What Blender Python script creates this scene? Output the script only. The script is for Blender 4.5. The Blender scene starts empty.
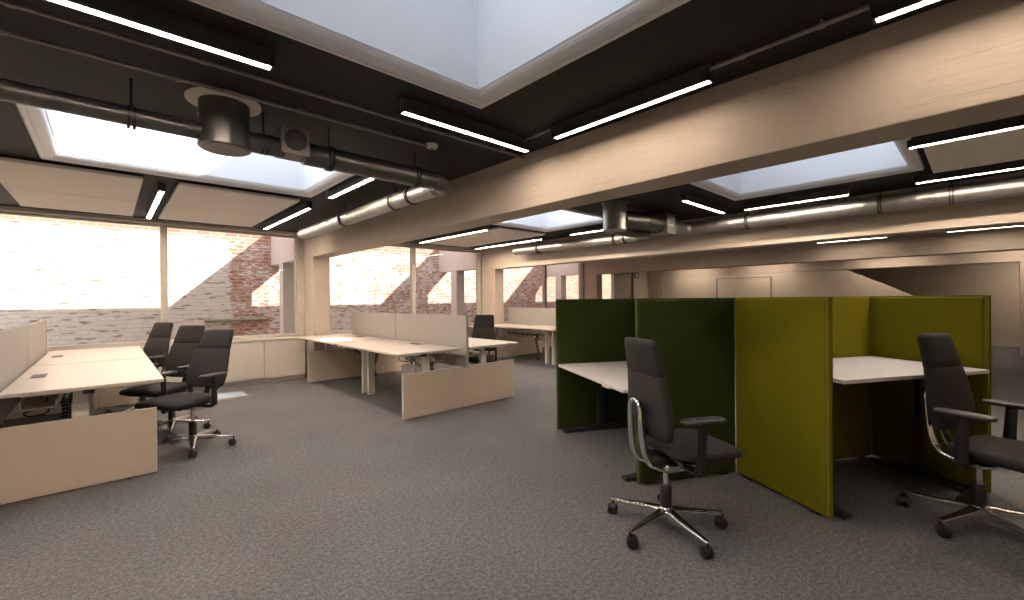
import bpy, bmesh, math, random
from mathutils import Vector, Matrix
random.seed(7)
PI = math.pi
SC = bpy.context.scene
COL = SC.collection

# ------------------------------------------------------------------ materials
def mat(name, color, rough=0.6, metal=0.0, var=0.0, vscale=8.0, bump=0.0, bscale=60.0, spec=0.5, emit=None, estr=0.0):
    m = bpy.data.materials.new(name); m.use_nodes = True
    nt = m.node_tree; b = nt.nodes['Principled BSDF']
    b.inputs['Base Color'].default_value = (*color, 1)
    b.inputs['Roughness'].default_value = rough
    b.inputs['Metallic'].default_value = metal
    b.inputs['Specular IOR Level'].default_value = spec
    tc = None
    if var or bump:
        tc = nt.nodes.new('ShaderNodeTexCoord')
    if var:
        n = nt.nodes.new('ShaderNodeTexNoise'); n.inputs['Scale'].default_value = vscale; n.inputs['Detail'].default_value = 6
        nt.links.new(tc.outputs['Object'], n.inputs['Vector'])
        r = nt.nodes.new('ShaderNodeMapRange'); r.inputs[1].default_value = .3; r.inputs[2].default_value = .7
        r.inputs[3].default_value = 1 - var; r.inputs[4].default_value = 1 + var
        nt.links.new(n.outputs[0], r.inputs[0])
        mx = nt.nodes.new('ShaderNodeVectorMath'); mx.operation = 'SCALE'; mx.inputs[0].default_value = color
        nt.links.new(r.outputs[0], mx.inputs['Scale']); nt.links.new(mx.outputs[0], b.inputs['Base Color'])
    if bump:
        n2 = nt.nodes.new('ShaderNodeTexNoise'); n2.inputs['Scale'].default_value = bscale; n2.inputs['Detail'].default_value = 3
        nt.links.new(tc.outputs['Object'], n2.inputs['Vector'])
        bp = nt.nodes.new('ShaderNodeBump'); bp.inputs['Strength'].default_value = bump; bp.inputs['Distance'].default_value = .01
        nt.links.new(n2.outputs[0], bp.inputs['Height']); nt.links.new(bp.outputs[0], b.inputs['Normal'])
    if emit:
        b.inputs['Emission Color'].default_value = (*emit, 1); b.inputs['Emission Strength'].default_value = estr
    return m

def mat_carpet():
    m = bpy.data.materials.new('carpet'); m.use_nodes = True; nt = m.node_tree; b = nt.nodes['Principled BSDF']
    tc = nt.nodes.new('ShaderNodeTexCoord')
    def noise(s, d):
        n = nt.nodes.new('ShaderNodeTexNoise'); n.inputs['Scale'].default_value = s; n.inputs['Detail'].default_value = d
        nt.links.new(tc.outputs['Object'], n.inputs['Vector']); return n
    fine, mid, big = noise(150, 3), noise(48, 4), noise(1.1, 3)
    a = nt.nodes.new('ShaderNodeMath'); a.operation = 'MULTIPLY_ADD'; a.inputs[1].default_value = .62
    nt.links.new(fine.outputs[0], a.inputs[0])
    a2 = nt.nodes.new('ShaderNodeMath'); a2.operation = 'MULTIPLY'; a2.inputs[1].default_value = .38
    nt.links.new(mid.outputs[0], a2.inputs[0]); nt.links.new(a2.outputs[0], a.inputs[2])
    cr = nt.nodes.new('ShaderNodeValToRGB')
    cr.color_ramp.elements[0].position = .36; cr.color_ramp.elements[0].color = (.068, .068, .069, 1)
    cr.color_ramp.elements[1].position = .66; cr.color_ramp.elements[1].color = (.235, .232, .232, 1)
    e = cr.color_ramp.elements.new(.50); e.color = (.130, .129, .130, 1)
    nt.links.new(a.outputs[0], cr.inputs[0])
    mr = nt.nodes.new('ShaderNodeMapRange'); mr.inputs[1].default_value = .3; mr.inputs[2].default_value = .7
    mr.inputs[3].default_value = .9; mr.inputs[4].default_value = 1.1
    nt.links.new(big.outputs[0], mr.inputs[0])
    vm = nt.nodes.new('ShaderNodeVectorMath'); vm.operation = 'SCALE'
    nt.links.new(cr.outputs[0], vm.inputs[0]); nt.links.new(mr.outputs[0], vm.inputs['Scale'])
    nt.links.new(vm.outputs[0], b.inputs['Base Color'])
    b.inputs['Roughness'].default_value = .95; b.inputs['Specular IOR Level'].default_value = .15
    bp = nt.nodes.new('ShaderNodeBump'); bp.inputs['Strength'].default_value = .5; bp.inputs['Distance'].default_value = .006
    nt.links.new(fine.outputs[0], bp.inputs['Height']); nt.links.new(bp.outputs[0], b.inputs['Normal'])
    return m

def mat_brick():
    """Old red brick with worn white paint: nearly whole over the left stretch, patchy further along, bare along the top."""
    m = bpy.data.materials.new('painted_brick'); m.use_nodes = True; nt = m.node_tree; b = nt.nodes['Principled BSDF']
    L = nt.links
    g = nt.nodes.new('ShaderNodeTexCoord'); s = nt.nodes.new('ShaderNodeSeparateXYZ'); L.new(g.outputs['Object'], s.inputs[0])
    c = nt.nodes.new('ShaderNodeCombineXYZ'); L.new(s.outputs[0], c.inputs[0]); L.new(s.outputs[2], c.inputs[1])
    br = nt.nodes.new('ShaderNodeTexBrick'); L.new(c.outputs[0], br.inputs['Vector'])
    br.inputs['Scale'].default_value = 1; br.inputs['Brick Width'].default_value = .225; br.inputs['Row Height'].default_value = .072
    br.inputs['Mortar Size'].default_value = .009; br.inputs['Mortar Smooth'].default_value = .25; br.inputs['Bias'].default_value = -.15
    br.inputs['Color1'].default_value = (.42, .17, .115, 1); br.inputs['Color2'].default_value = (.56, .30, .22, 1)
    br.inputs['Mortar'].default_value = (.52, .47, .42, 1)
    n = nt.nodes.new('ShaderNodeTexNoise'); n.inputs['Scale'].default_value = 3.0; n.inputs['Detail'].default_value = 9; n.inputs['Roughness'].default_value = .72
    L.new(c.outputs[0], n.inputs['Vector'])
    n3 = nt.nodes.new('ShaderNodeTexNoise'); n3.inputs['Scale'].default_value = 17; n3.inputs['Detail'].default_value = 5
    st = nt.nodes.new('ShaderNodeVectorMath'); st.operation = 'MULTIPLY'; st.inputs[1].default_value = (.55, 1.9, 1)
    L.new(c.outputs[0], st.inputs[0]); L.new(st.outputs[0], n3.inputs['Vector'])
    # how much paint is left, along the wall
    w = nt.nodes.new('ShaderNodeValToRGB'); cr = w.color_ramp; cr.interpolation = 'LINEAR'
    mr = nt.nodes.new('ShaderNodeMapRange'); mr.inputs[1].default_value = -5; mr.inputs[2].default_value = 15; L.new(s.outputs[0], mr.inputs[0])
    L.new(mr.outputs[0], w.inputs[0])
    px = lambda x: (x + 5) / 20
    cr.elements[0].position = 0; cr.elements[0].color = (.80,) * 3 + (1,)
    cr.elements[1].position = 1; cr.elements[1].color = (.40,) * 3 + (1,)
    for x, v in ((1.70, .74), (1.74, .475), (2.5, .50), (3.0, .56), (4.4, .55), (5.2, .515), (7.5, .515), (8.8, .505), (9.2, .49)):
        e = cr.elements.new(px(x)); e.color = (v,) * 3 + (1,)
    # bare band along the top
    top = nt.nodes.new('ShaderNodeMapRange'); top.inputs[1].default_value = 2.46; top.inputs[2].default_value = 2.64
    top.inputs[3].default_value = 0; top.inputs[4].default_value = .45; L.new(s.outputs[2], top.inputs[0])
    sub = nt.nodes.new('ShaderNodeMath'); sub.operation = 'SUBTRACT'; L.new(w.outputs[0], sub.inputs[0]); L.new(top.outputs[0], sub.inputs[1])
    mixn = nt.nodes.new('ShaderNodeMath'); mixn.operation = 'MULTIPLY_ADD'; mixn.inputs[1].default_value = .5
    h = nt.nodes.new('ShaderNodeMath'); h.operation = 'MULTIPLY'; h.inputs[1].default_value = .5
    L.new(n3.outputs[0], h.inputs[0]); L.new(n.outputs[0], mixn.inputs[0]); L.new(h.outputs[0], mixn.inputs[2])
    d = nt.nodes.new('ShaderNodeMath'); d.operation = 'SUBTRACT'; L.new(sub.outputs[0], d.inputs[0]); L.new(mixn.outputs[0], d.inputs[1])
    sm = nt.nodes.new('ShaderNodeMapRange'); sm.inputs[1].default_value = -.02; sm.inputs[2].default_value = .05; L.new(d.outputs[0], sm.inputs[0])
    # paint goes thin in the mortar joints
    jm = nt.nodes.new('ShaderNodeMapRange'); jm.inputs[3].default_value = 1; jm.inputs[4].default_value = .55; L.new(br.outputs['Fac'], jm.inputs[0])
    pm = nt.nodes.new('ShaderNodeMath'); pm.operation = 'MULTIPLY'; L.new(sm.outputs[0], pm.inputs[0]); L.new(jm.outputs[0], pm.inputs[1])
    mx = nt.nodes.new('ShaderNodeMix'); mx.data_type = 'RGBA'; L.new(pm.outputs[0], mx.inputs[0]); L.new(br.outputs['Color'], mx.inputs[6])
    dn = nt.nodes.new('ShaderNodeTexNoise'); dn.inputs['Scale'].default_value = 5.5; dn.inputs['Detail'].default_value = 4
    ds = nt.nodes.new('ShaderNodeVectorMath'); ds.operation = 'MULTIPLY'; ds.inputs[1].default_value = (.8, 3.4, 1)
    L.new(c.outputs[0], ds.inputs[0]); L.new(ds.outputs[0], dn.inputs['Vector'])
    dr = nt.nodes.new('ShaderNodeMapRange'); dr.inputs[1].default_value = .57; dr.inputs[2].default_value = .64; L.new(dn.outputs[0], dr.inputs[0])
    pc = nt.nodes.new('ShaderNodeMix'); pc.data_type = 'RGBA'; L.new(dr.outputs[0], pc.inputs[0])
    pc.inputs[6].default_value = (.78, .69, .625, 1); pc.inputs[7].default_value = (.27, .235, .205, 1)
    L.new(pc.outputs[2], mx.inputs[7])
    L.new(mx.outputs[2], b.inputs['Base Color']); b.inputs['Roughness'].default_value = .9; b.inputs['Specular IOR Level'].default_value = .2
    bp = nt.nodes.new('ShaderNodeBump'); bp.invert = True; bp.inputs['Strength'].default_value = .7; bp.inputs['Distance'].default_value = .012
    L.new(br.outputs['Fac'], bp.inputs['Height']); L.new(bp.outputs[0], b.inputs['Normal'])
    return m

def mat_glass(name, tint=(.96, .98, .97)):
    m = bpy.data.materials.new(name); m.use_nodes = True; nt = m.node_tree
    nt.nodes.remove(nt.nodes['Principled BSDF']); out = nt.nodes['Material Output']
    t = nt.nodes.new('ShaderNodeBsdfTransparent'); t.inputs[0].default_value = (*tint, 1)
    g = nt.nodes.new('ShaderNodeBsdfGlossy'); g.inputs['Roughness'].default_value = .02
    lw = nt.nodes.new('ShaderNodeLayerWeight')
    f0 = nt.nodes.new('ShaderNodeMath'); f0.operation = 'POWER'; f0.inputs[1].default_value = 5
    nt.links.new(lw.outputs['Facing'], f0.inputs[0])
    f = nt.nodes.new('ShaderNodeMath'); f.operation = 'MULTIPLY_ADD'; f.inputs[1].default_value = .8; f.inputs[2].default_value = .03
    nt.links.new(f0.outputs[0], f.inputs[0])
    mx = nt.nodes.new('ShaderNodeMixShader')
    nt.links.new(f.outputs[0], mx.inputs[0]); nt.links.new(t.outputs[0], mx.inputs[1]); nt.links.new(g.outputs[0], mx.inputs[2])
    nt.links.new(mx.outputs[0], out.inputs[0])
    return m

def mat_concrete(name, color):
    """Painted board-marked concrete: faint horizontal board joints with small chips."""
    m = mat(name, color, .8, var=.05, vscale=5, spec=.25)
    nt = m.node_tree; b = nt.nodes['Principled BSDF']; L = nt.links
    tc = nt.nodes.new('ShaderNodeTexCoord')
    mp = nt.nodes.new('ShaderNodeVectorMath'); mp.operation = 'MULTIPLY'; mp.inputs[1].default_value = (4, 1.3, 9)
    L.new(tc.outputs['Object'], mp.inputs[0])
    n = nt.nodes.new('ShaderNodeTexNoise'); n.inputs['Scale'].default_value = 3; n.inputs['Detail'].default_value = 8; n.inputs['Roughness'].default_value = .65
    L.new(mp.outputs[0], n.inputs['Vector'])
    # board joints every 15 cm, broken up by the noise
    sx = nt.nodes.new('ShaderNodeSeparateXYZ'); L.new(tc.outputs['Object'], sx.inputs[0])
    wob = nt.nodes.new('ShaderNodeMath'); wob.operation = 'MULTIPLY_ADD'; wob.inputs[1].default_value = .012; L.new(n.outputs[0], wob.inputs[0]); L.new(sx.outputs[2], wob.inputs[2])
    md = nt.nodes.new('ShaderNodeMath'); md.operation = 'PINGPONG'; md.inputs[1].default_value = .075; L.new(wob.outputs[0], md.inputs[0])
    ln = nt.nodes.new('ShaderNodeMapRange'); ln.inputs[1].default_value = .0; ln.inputs[2].default_value = .0035; ln.inputs[3].default_value = 1; ln.inputs[4].default_value = 0; L.new(md.outputs[0], ln.inputs[0])
    brk = nt.nodes.new('ShaderNodeMapRange'); brk.inputs[1].default_value = .44; brk.inputs[2].default_value = .58; L.new(n.outputs[0], brk.inputs[0])
    j = nt.nodes.new('ShaderNodeMath'); j.operation = 'MULTIPLY'; L.new(ln.outputs[0], j.inputs[0]); L.new(brk.outputs[0], j.inputs[1])
    hh = nt.nodes.new('ShaderNodeMath'); hh.operation = 'MULTIPLY_ADD'; hh.inputs[1].default_value = -.5; L.new(j.outputs[0], hh.inputs[0]); L.new(n.outputs[0], hh.inputs[2])
    bp = nt.nodes.new('ShaderNodeBump'); bp.inputs['Strength'].default_value = .4; bp.inputs['Distance'].default_value = .012
    L.new(hh.outputs[0], bp.inputs['Height']); L.new(bp.outputs[0], b.inputs['Normal'])
    return m

M = {}
M['carpet'] = mat_carpet()
M['brick'] = mat_brick()
M['glass'] = mat_glass('window_glass', (.82, .81, .795))
M['skyglass'] = mat_glass('skylight_glass', (.90, .915, .94))
M['concrete'] = mat_concrete('painted_concrete', (.54, .465, .385))
M['wall'] = mat('cream_plaster', (.60, .52, .43), .85, var=.03, vscale=3, spec=.2)
M['white_paint'] = mat('white_paint', (.53, .495, .44), .55, var=.02)
M['shaft'] = mat('shaft_white', (.78, .80, .83), .7, var=.015, vscale=2)
M['ceiling'] = mat('charcoal_ceiling', (.018, .018, .0185), .7, var=.12, vscale=3, spec=.3)
M['sky_frame'] = mat('skylight_frame_grey', (.82, .82, .82), .35, .05, var=.04, vscale=4)
M['raft'] = mat('acoustic_panel', (.93, .88, .80), .9, var=.03, vscale=30, bump=.15, bscale=300, spec=.1)
M['galv'] = mat('galvanised_steel', (.36, .355, .34), .42, .9, var=.12, vscale=14)
M['galv_dark'] = mat('dark_galvanised_steel', (.135, .135, .132), .36, .8, var=.15, vscale=12)
M['clamp'] = mat('dark_clamp', (.06, .06, .06), .5, .6)
M['cond'] = mat('grey_conduit', (.30, .28, .26), .5, .2)
M['housing'] = mat('lamp_housing', (.075, .073, .07), .45, .3)
M['led'] = mat('led_diffuser', (.9, .9, .9), .5, emit=(1.0, .80, .63), estr=155)
M['led_soft'] = mat('led_diffuser_dimmed', (.9, .9, .9), .5, emit=(1.0, .80, .63), estr=40)
M['led_far'] = mat('led_diffuser_far', (.9, .9, .9), .5, emit=(1.0, .80, .63), estr=100)
M['led_mid'] = mat('led_diffuser_mid', (.9, .9, .9), .5, emit=(1.0, .80, .63), estr=75)
M['desk'] = mat('desk_laminate', (.55, .50, .44), .42, var=.012, vscale=20, spec=.4)
M['desk_white'] = mat('white_laminate', (.70, .655, .61), .42, var=.012, vscale=20, spec=.4)
M['cream'] = mat('cream_laminate', (.60, .51, .41), .5, var=.02, vscale=14, spec=.35)
M['desk_edge'] = mat('white_powdercoat', (.74, .70, .64), .45)
M['screen'] = mat('beige_felt', (.37, .352, .325), .95, var=.05, vscale=60, bump=.2, bscale=400, spec=.1)
M['green'] = mat('dark_green_felt', (.038, .054, .013), .95, var=.06, vscale=70, bump=.2, bscale=400, spec=.08)
M['green_edge'] = mat('dark_green_piping', (.060, .085, .028), .9, spec=.1)
M['olive'] = mat('olive_felt', (.165, .152, .008), .95, var=.05, vscale=70, bump=.2, bscale=400, spec=.08)
M['olive_edge'] = mat('olive_piping', (.20, .19, .02), .9, spec=.1)
M['chair'] = mat('charcoal_upholstery', (.044, .041, .039), .9, var=.08, vscale=90, bump=.2, bscale=500, spec=.2)
M['chair_head'] = mat('charcoal_headrest', (.028, .026, .025), .8, var=.06, vscale=90, spec=.3)
M['chrome'] = mat('polished_aluminium', (.78, .77, .75), .16, 1.0)
M['plastic'] = mat('black_plastic', (.014, .013, .013), .42)
M['pad'] = mat('armrest_pad', (.035, .034, .033), .5)
M['cable'] = mat('black_cable', (.012, .012, .012), .6)
M['metal'] = mat('grey_metal', (.35, .34, .32), .4, .7)
M['darkmetal'] = mat('dark_steel', (.05, .05, .048), .45, .5)
M['door'] = mat('door_leaf', (.60, .52, .42), .6, var=.02)
M['red'] = mat('sign_red', (.16, .05, .035), .5)
M['sign_white'] = mat('sign_white', (.75, .73, .7), .5)
M['ext_concrete'] = mat_concrete('outdoor_concrete', (.62, .56, .53))
M['ground'] = mat('paving', (.30, .27, .25), .9, var=.15, vscale=4)
M['sun_block'] = mat('sun_block_grey', (.12, .12, .12), .9, var=.1)  # grey of the added rooftop block that stops the sun
M['moss'] = mat('mossy_ledge', (.30, .27, .18), .95, var=.2, vscale=12)

# ------------------------------------------------------------------ mesh builder
class MB:
    def __init__(s): s.v = []; s.f = []; s.sm = []
    def add(s, vs, fs, smooth=False):
        o = len(s.v); s.v += [Vector(v) for v in vs]; s.f += [[i + o for i in f] for f in fs]; s.sm += [smooth] * len(fs); return s
    def box(s, x0, x1, y0, y1, z0, z1, mtx=None):
        vs = [Vector((x, y, z)) for z in (z0, z1) for y in (y0, y1) for x in (x0, x1)]
        if mtx is not None: vs = [mtx @ v for v in vs]
        return s.add(vs, [(0, 2, 3, 1), (4, 5, 7, 6), (0, 1, 5, 4), (2, 6, 7, 3), (0, 4, 6, 2), (1, 3, 7, 5)])
    def prism(s, pts, axis, a, b):
        """polygon pts (2D) extruded along axis from a to b; axis 'x': pts=(y,z); 'y': (x,z); 'z': (x,y)"""
        def P(p, t): return (t, p[0], p[1]) if axis == 'x' else ((p[0], t, p[1]) if axis == 'y' else (p[0], p[1], t))
        n = len(pts)
        return s.add([P(p, a) for p in pts] + [P(p, b) for p in pts],
                     [list(range(n))[::-1], list(range(n, 2 * n))] + [(i, (i + 1) % n, n + (i + 1) % n, n + i) for i in range(n)])
    def tube(s, pts, r, n=12, cap=True, smooth=True, flat=None):
        """round (or flattened: flat=(ra, rb)) bar along pts; r may be a list"""
        P = [Vector(p) for p in pts]; R = r if isinstance(r, (list, tuple)) else [r] * len(P)
        T = []
        for i in range(len(P)):
            a = P[max(0, i - 1)]; b = P[min(len(P) - 1, i + 1)]; T.append((b - a).normalized())
        up = Vector((0, 0, 1)) if abs(T[0].z) < .9 else Vector((0, 1, 0))
        u = T[0].cross(up).normalized(); vs = []
        for i, p in enumerate(P):
            u = (u - T[i] * u.dot(T[i])).normalized(); w = T[i].cross(u)
            for k in range(n):
                a = 2 * PI * k / n
                fa, fb = flat if flat else (1, 1)
                vs.append(p + u * math.cos(a) * R[i] * fa + w * math.sin(a) * R[i] * fb)
        o = len(s.v); m = len(P)
        fs = [(i * n + k, i * n + (k + 1) % n, (i + 1) * n + (k + 1) % n, (i + 1) * n + k) for i in range(m - 1) for k in range(n)]
        s.add(vs, fs, smooth)
        if cap:
            s.add(vs[:n], [list(range(n))[::-1]]); s.add(vs[-n:], [list(range(n))])
        return s
    def cyl(s, a, b, r, n=24, r2=None): return s.tube([a, b], [r, r if r2 is None else r2], n)
    def lathe(s, prof, c, n=32, axis='z'):
        vs = []; c = Vector(c)
        for (r, h) in prof:
            for k in range(n):
                a = 2 * PI * k / n; x, y = r * math.cos(a), r * math.sin(a)
                vs.append(c + (Vector((x, y, h)) if axis == 'z' else (Vector((x, h, y)) if axis == 'y' else Vector((h, x, y)))))
        m = len(prof)
        fs = [(i * n + k, i * n + (k + 1) % n, (i + 1) * n + (k + 1) % n, (i + 1) * n + k) for i in range(m - 1) for k in range(n)]
        s.add(vs, fs, True); s.add(vs[:n], [list(range(n))[::-1]]); s.add(vs[-n:], [list(range(n))]); return s
    def loft(s, rings, smooth=True):
        n = len(rings[0]); vs = [p for r in rings for p in r]
        fs = [(i * n + k, i * n + (k + 1) % n, (i + 1) * n + (k + 1) % n, (i + 1) * n + k) for i in range(len(rings) - 1) for k in range(n)]
        fs += [list(range(n))[::-1], [(len(rings) - 1) * n + k for k in range(n)]]
        return s.add(vs, fs, smooth)
    def build(s, name, m, parent=None, bevel=0.0, loc=None, seg=2, subsurf=0):
        me = bpy.data.meshes.new(name); me.from_pydata([tuple(v) for v in s.v], [], s.f); me.validate()
        bm = bmesh.new(); bm.from_mesh(me)
        bmesh.ops.remove_doubles(bm, verts=bm.verts, dist=1e-5)
        bmesh.ops.recalc_face_normals(bm, faces=bm.faces)
        bm.to_mesh(me); bm.free()
        if all(s.sm):
            for p in me.polygons: p.use_smooth = True
        elif any(s.sm):
            for p in me.polygons: p.use_smooth = True
            try: me.set_sharp_from_angle(angle=math.radians(42))
            except Exception: pass
        me.materials.append(M[m] if isinstance(m, str) else m)
        o = bpy.data.objects.new(name, me); COL.objects.link(o)
        if parent is not None: o.parent = parent
        if loc is not None: o.location = loc
        if bevel:
            b = o.modifiers.new('bevel', 'BEVEL'); b.width = bevel; b.segments = seg; b.limit_method = 'ANGLE'; b.angle_limit = math.radians(40)
        if subsurf:
            q = o.modifiers.new('sub', 'SUBSURF'); q.levels = subsurf; q.render_levels = subsurf
        return o

def tag(o, label=None, cat=None, group=None, kind=None):
    if label: o['label'] = label
    if cat: o['category'] = cat
    if group: o['group'] = group
    if kind: o['kind'] = kind
    return o
def empty(name, loc=(0, 0, 0), rz=0.0):
    o = bpy.data.objects.new(name, None); COL.objects.link(o); o.location = loc; o.rotation_euler = (0, 0, rz); o.empty_display_size = .1
    return o
def thing(name, label, cat, loc=(0, 0, 0), rz=0.0, group=None): return tag(empty(name, loc, rz), label, cat, group)
def copy_tree(o, parent=None):
    c = o.copy(); COL.objects.link(c)
    if parent is not None: c.parent = parent
    for ch in list(o.children): copy_tree(ch, c)
    return c
def struct(o): o['kind'] = 'structure'; return o
def B(*a): return MB().box(*a)
def superellipse(n, a, b, e=2.6):
    out = []
    for k in range(n):
        t = 2 * PI * k / n; c, s_ = math.cos(t), math.sin(t)
        out.append((a * math.copysign(abs(c) ** (2 / e), c), b * math.copysign(abs(s_) ** (2 / e), s_)))
    return out

# ------------------------------------------------------------------ room numbers (metres; Y runs to the window wall, X along it)
ZC, ZB = 2.48, 2.05                 # ceiling, underside of the beams
YW = 8.08                           # glass line
BX = [2.5, 6.45, 10.3, 14.1]        # near faces of the beams
BZ = [2.04, 2.0, 2.0, 2.0]
OUTX = [2.5, 6.62, 10.75]
BW = .27
XL, XR, YS = -1.9, 16.5, -2.6
SKY = [(-.37, 1.665, .62, 2.05), (-.37, 1.665, 3.66, 5.06), (3.62, 5.50, .36, 2.0), (3.62, 5.54, 3.66, 5.09)]
ZROOF, ZGL = 2.92, 3.24

# ------------------------------------------------------------------ shell
struct(B(XL - .2, XR + .2, YS - .2, YW + .1, -.15, 0).build('floor', 'carpet'))
# ceiling with openings: strips along X, cut at the skylights
mb = MB()
xs = sorted(set([XL - .2, XR + .2] + [v for s_ in SKY for v in s_[:2]])); ys = sorted(set([YS - .2, 8.42] + [v for s_ in SKY for v in s_[2:]]))
for i in range(len(xs) - 1):
    for j in range(len(ys) - 1):
        cx, cy = (xs[i] + xs[i + 1]) / 2, (ys[j] + ys[j + 1]) / 2
        if any(a < cx < b and c < cy < d for a, b, c, d in SKY): continue
        mb.box(xs[i], xs[i + 1], ys[j], ys[j + 1], ZC, ZROOF)
struct(mb.build('ceiling', 'ceiling'))
struct(B(XL - .2, XL, YS - .2, YW + .1, 0, ZC).build('wall_left', 'wall'))
struct(B(XL, XR, YS - .2, YS, 0, ZC).build('wall_back', 'wall'))
struct(B(XR, XR + .2, YS - .2, YW + .1, 0, ZC).build('wall_right', 'wall'))
# window wall: apron below the glass, head above it, the blind stretch past the last window
mb = MB()
mb.box(XL, 12.0, YW - .02, YW + .12, 0, .70)
mb.box(XL, 12.0, YW - .03, YW + .12, 2.46, 2.62)
mb.box(12.0, XR, YW - .03, YW + .12, 0, 2.62)
struct(mb.build('wall_window', 'wall'))
for i, x in enumerate(BX):
    struct(B(x, x + BW, YS, YW, BZ[i], ZC + .01).build('beam', 'concrete', bevel=.006))
    struct(B(x, x + BW, 7.52, YW - .05, 0, BZ[i] + .005).build('column', 'concrete', bevel=.006))
# partition wall under the last beam, its end cut on a slope
struct(MB().prism([(YW - .03, 0), (YW - .03, 2.005), (2.42, 2.005), (1.08, 1.29), (.42, .93), (.42, 0)], 'x', 14.12, 14.24).build('wall_infill', 'wall'))
struct(B(14.11, 14.36, -.95, -.55, 0, 2.003).build('column', 'concrete', bevel=.006))
struct(B(XR - .02, XR, YS, 8.2, 0, .09).build('baseboard_right', 'white_paint'))
# double door in the partition wall
d = struct(MB().box(14.095, 14.12, 4.13, 4.18, 0, 1.90).box(14.095, 14.12, 5.66, 5.71, 0, 1.90).box(14.095, 14.12, 4.13, 5.71, 1.87, 1.90).build('door_1', 'cond'))
for a, b in ((4.185, 4.915), (4.925, 5.655)):
    l = B(14.10, 14.118, a, b, .01, 1.862).build('door_leaf', 'door', d, bevel=.003)
    hy = 4.87 if a < 4.5 else 4.97
    MB().tube([(14.10, hy, 1.0), (14.06, hy, 1.0), (14.06, hy + (-.1 if a < 4.5 else .1), 1.0)], .009, 8).build('door_handle', 'metal', l)

# ------------------------------------------------------------------ windows
WIN = [(-1.62, 2.44, [.605]), (2.78, 6.44, [4.68]), (6.73, 10.29, [8.70]), (10.58, 12.00, [])]
for i, (x0, x1, mull) in enumerate(WIN):
    mb = MB(); z0, z1 = .70, 2.46; t = .06
    mb.box(x0, x0 + t, YW - .05, YW + .05, z0, z1).box(x1 - t, x1, YW - .05, YW + .05, z0, z1)
    mb.box(x0, x1, YW - .05, YW + .05, z0, z0 + t).box(x0, x1, YW - .05, YW + .05, z1 - t, z1)
    w = struct(mb.build('window_%d' % (i + 1), 'white_paint', bevel=.004))
    for m_ in mull: B(m_ - .04, m_ + .04, YW - .06, YW + .05, z0 + t, z1 - t).build('mullion', 'white_paint', w, bevel=.004)
    edges = [x0 + t] + [e for m_ in mull for e in (m_ - .04, m_ + .04)] + [x1 - t]
    for k in range(0, len(edges), 2):
        B(edges[k], edges[k + 1], YW - .006, YW + .006, z0 + t, z1 - t).build('pane', 'glass', w)
struct(B(2.40, 2.505, YW - .10, YW + .02, .70, ZC).build('trim_1', 'white_paint', bevel=.004))
struct(B(6.40, 6.455, YW - .10, YW + .02, .70, ZC).build('trim_2', 'white_paint', bevel=.004))
struct(B(10.25, 10.305, YW - .10, YW + .02, .70, ZC).build('trim_3', 'white_paint', bevel=.004))
struct(B(XL, 2.5, YW - .16, YW - .03, 2.43, ZC).build('trim_4', 'white_paint', bevel=.004))
struct(B(2.77, 6.45, YW - .16, YW - .03, 2.43, ZC).build('trim_5', 'white_paint', bevel=.004))
struct(B(6.72, 10.3, YW - .16, YW - .03, 2.43, ZC).build('trim_6', 'white_paint', bevel=.004))

# ------------------------------------------------------------------ skylights
def skylight(i, x0, x1, y0, y1, name):
    w = .10; zf = ZC - .028
    root = struct(empty('window_%d' % (i + 5), ((x0 + x1) / 2, (y0 + y1) / 2, ZC)))
    o = root.location
    def ring(prof, m, nm, smooth=False):
        """prof: (inset from the outer edge, z) swept round the opening"""
        vs = []
        for ins, z in prof:
            vs += [(x0 + ins - o.x, y0 + ins - o.y, z - o.z), (x1 - ins - o.x, y0 + ins - o.y, z - o.z), (x1 - ins - o.x, y1 - ins - o.y, z - o.z), (x0 + ins - o.x, y1 - ins - o.y, z - o.z)]
        n = len(prof); fs = []
        for a in range(n):
            b = (a + 1) % n
            for k in range(4): fs.append((a * 4 + k, a * 4 + (k + 1) % 4, b * 4 + (k + 1) % 4, b * 4 + k))
        return MB().add(vs, fs).build(nm, m, root)
    prof = [(-.012, ZC + .004), (-.012, zf + .012), (.0, zf), (.020, zf), (.024, zf + .006)]
    for k in range(7):   # rounded shoulder rising to the shaft
        a = k / 6 * PI / 2
        prof.append((.030 + (w - .030) * math.sin(a) * .98, zf + .004 + .060 * (1 - math.cos(a))))
    prof += [(w, ZC + .05), (-.0, ZC + .05), (0, ZC + .004)]
    ring(prof, 'sky_frame', 'frame')
    ring([(w, ZC + .02), (w, ZGL), (0.02, ZGL), (0.02, ZC + .05)], 'shaft', 'shaft')
    ring([(.0, ZGL - .0), (.0, ZGL + .07), (w + .03, ZGL + .07), (w + .03, ZGL)], 'sky_frame', 'glazing_bar')
    B(x0 + w - o.x, x1 - w - o.x, y0 + w - o.y, y1 - w - o.y, ZGL + .03 - o.z, ZGL + .042 - o.z).build('pane', 'skyglass', root)
for i, s_ in enumerate(SKY): skylight(i, *s_, '')

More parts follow.
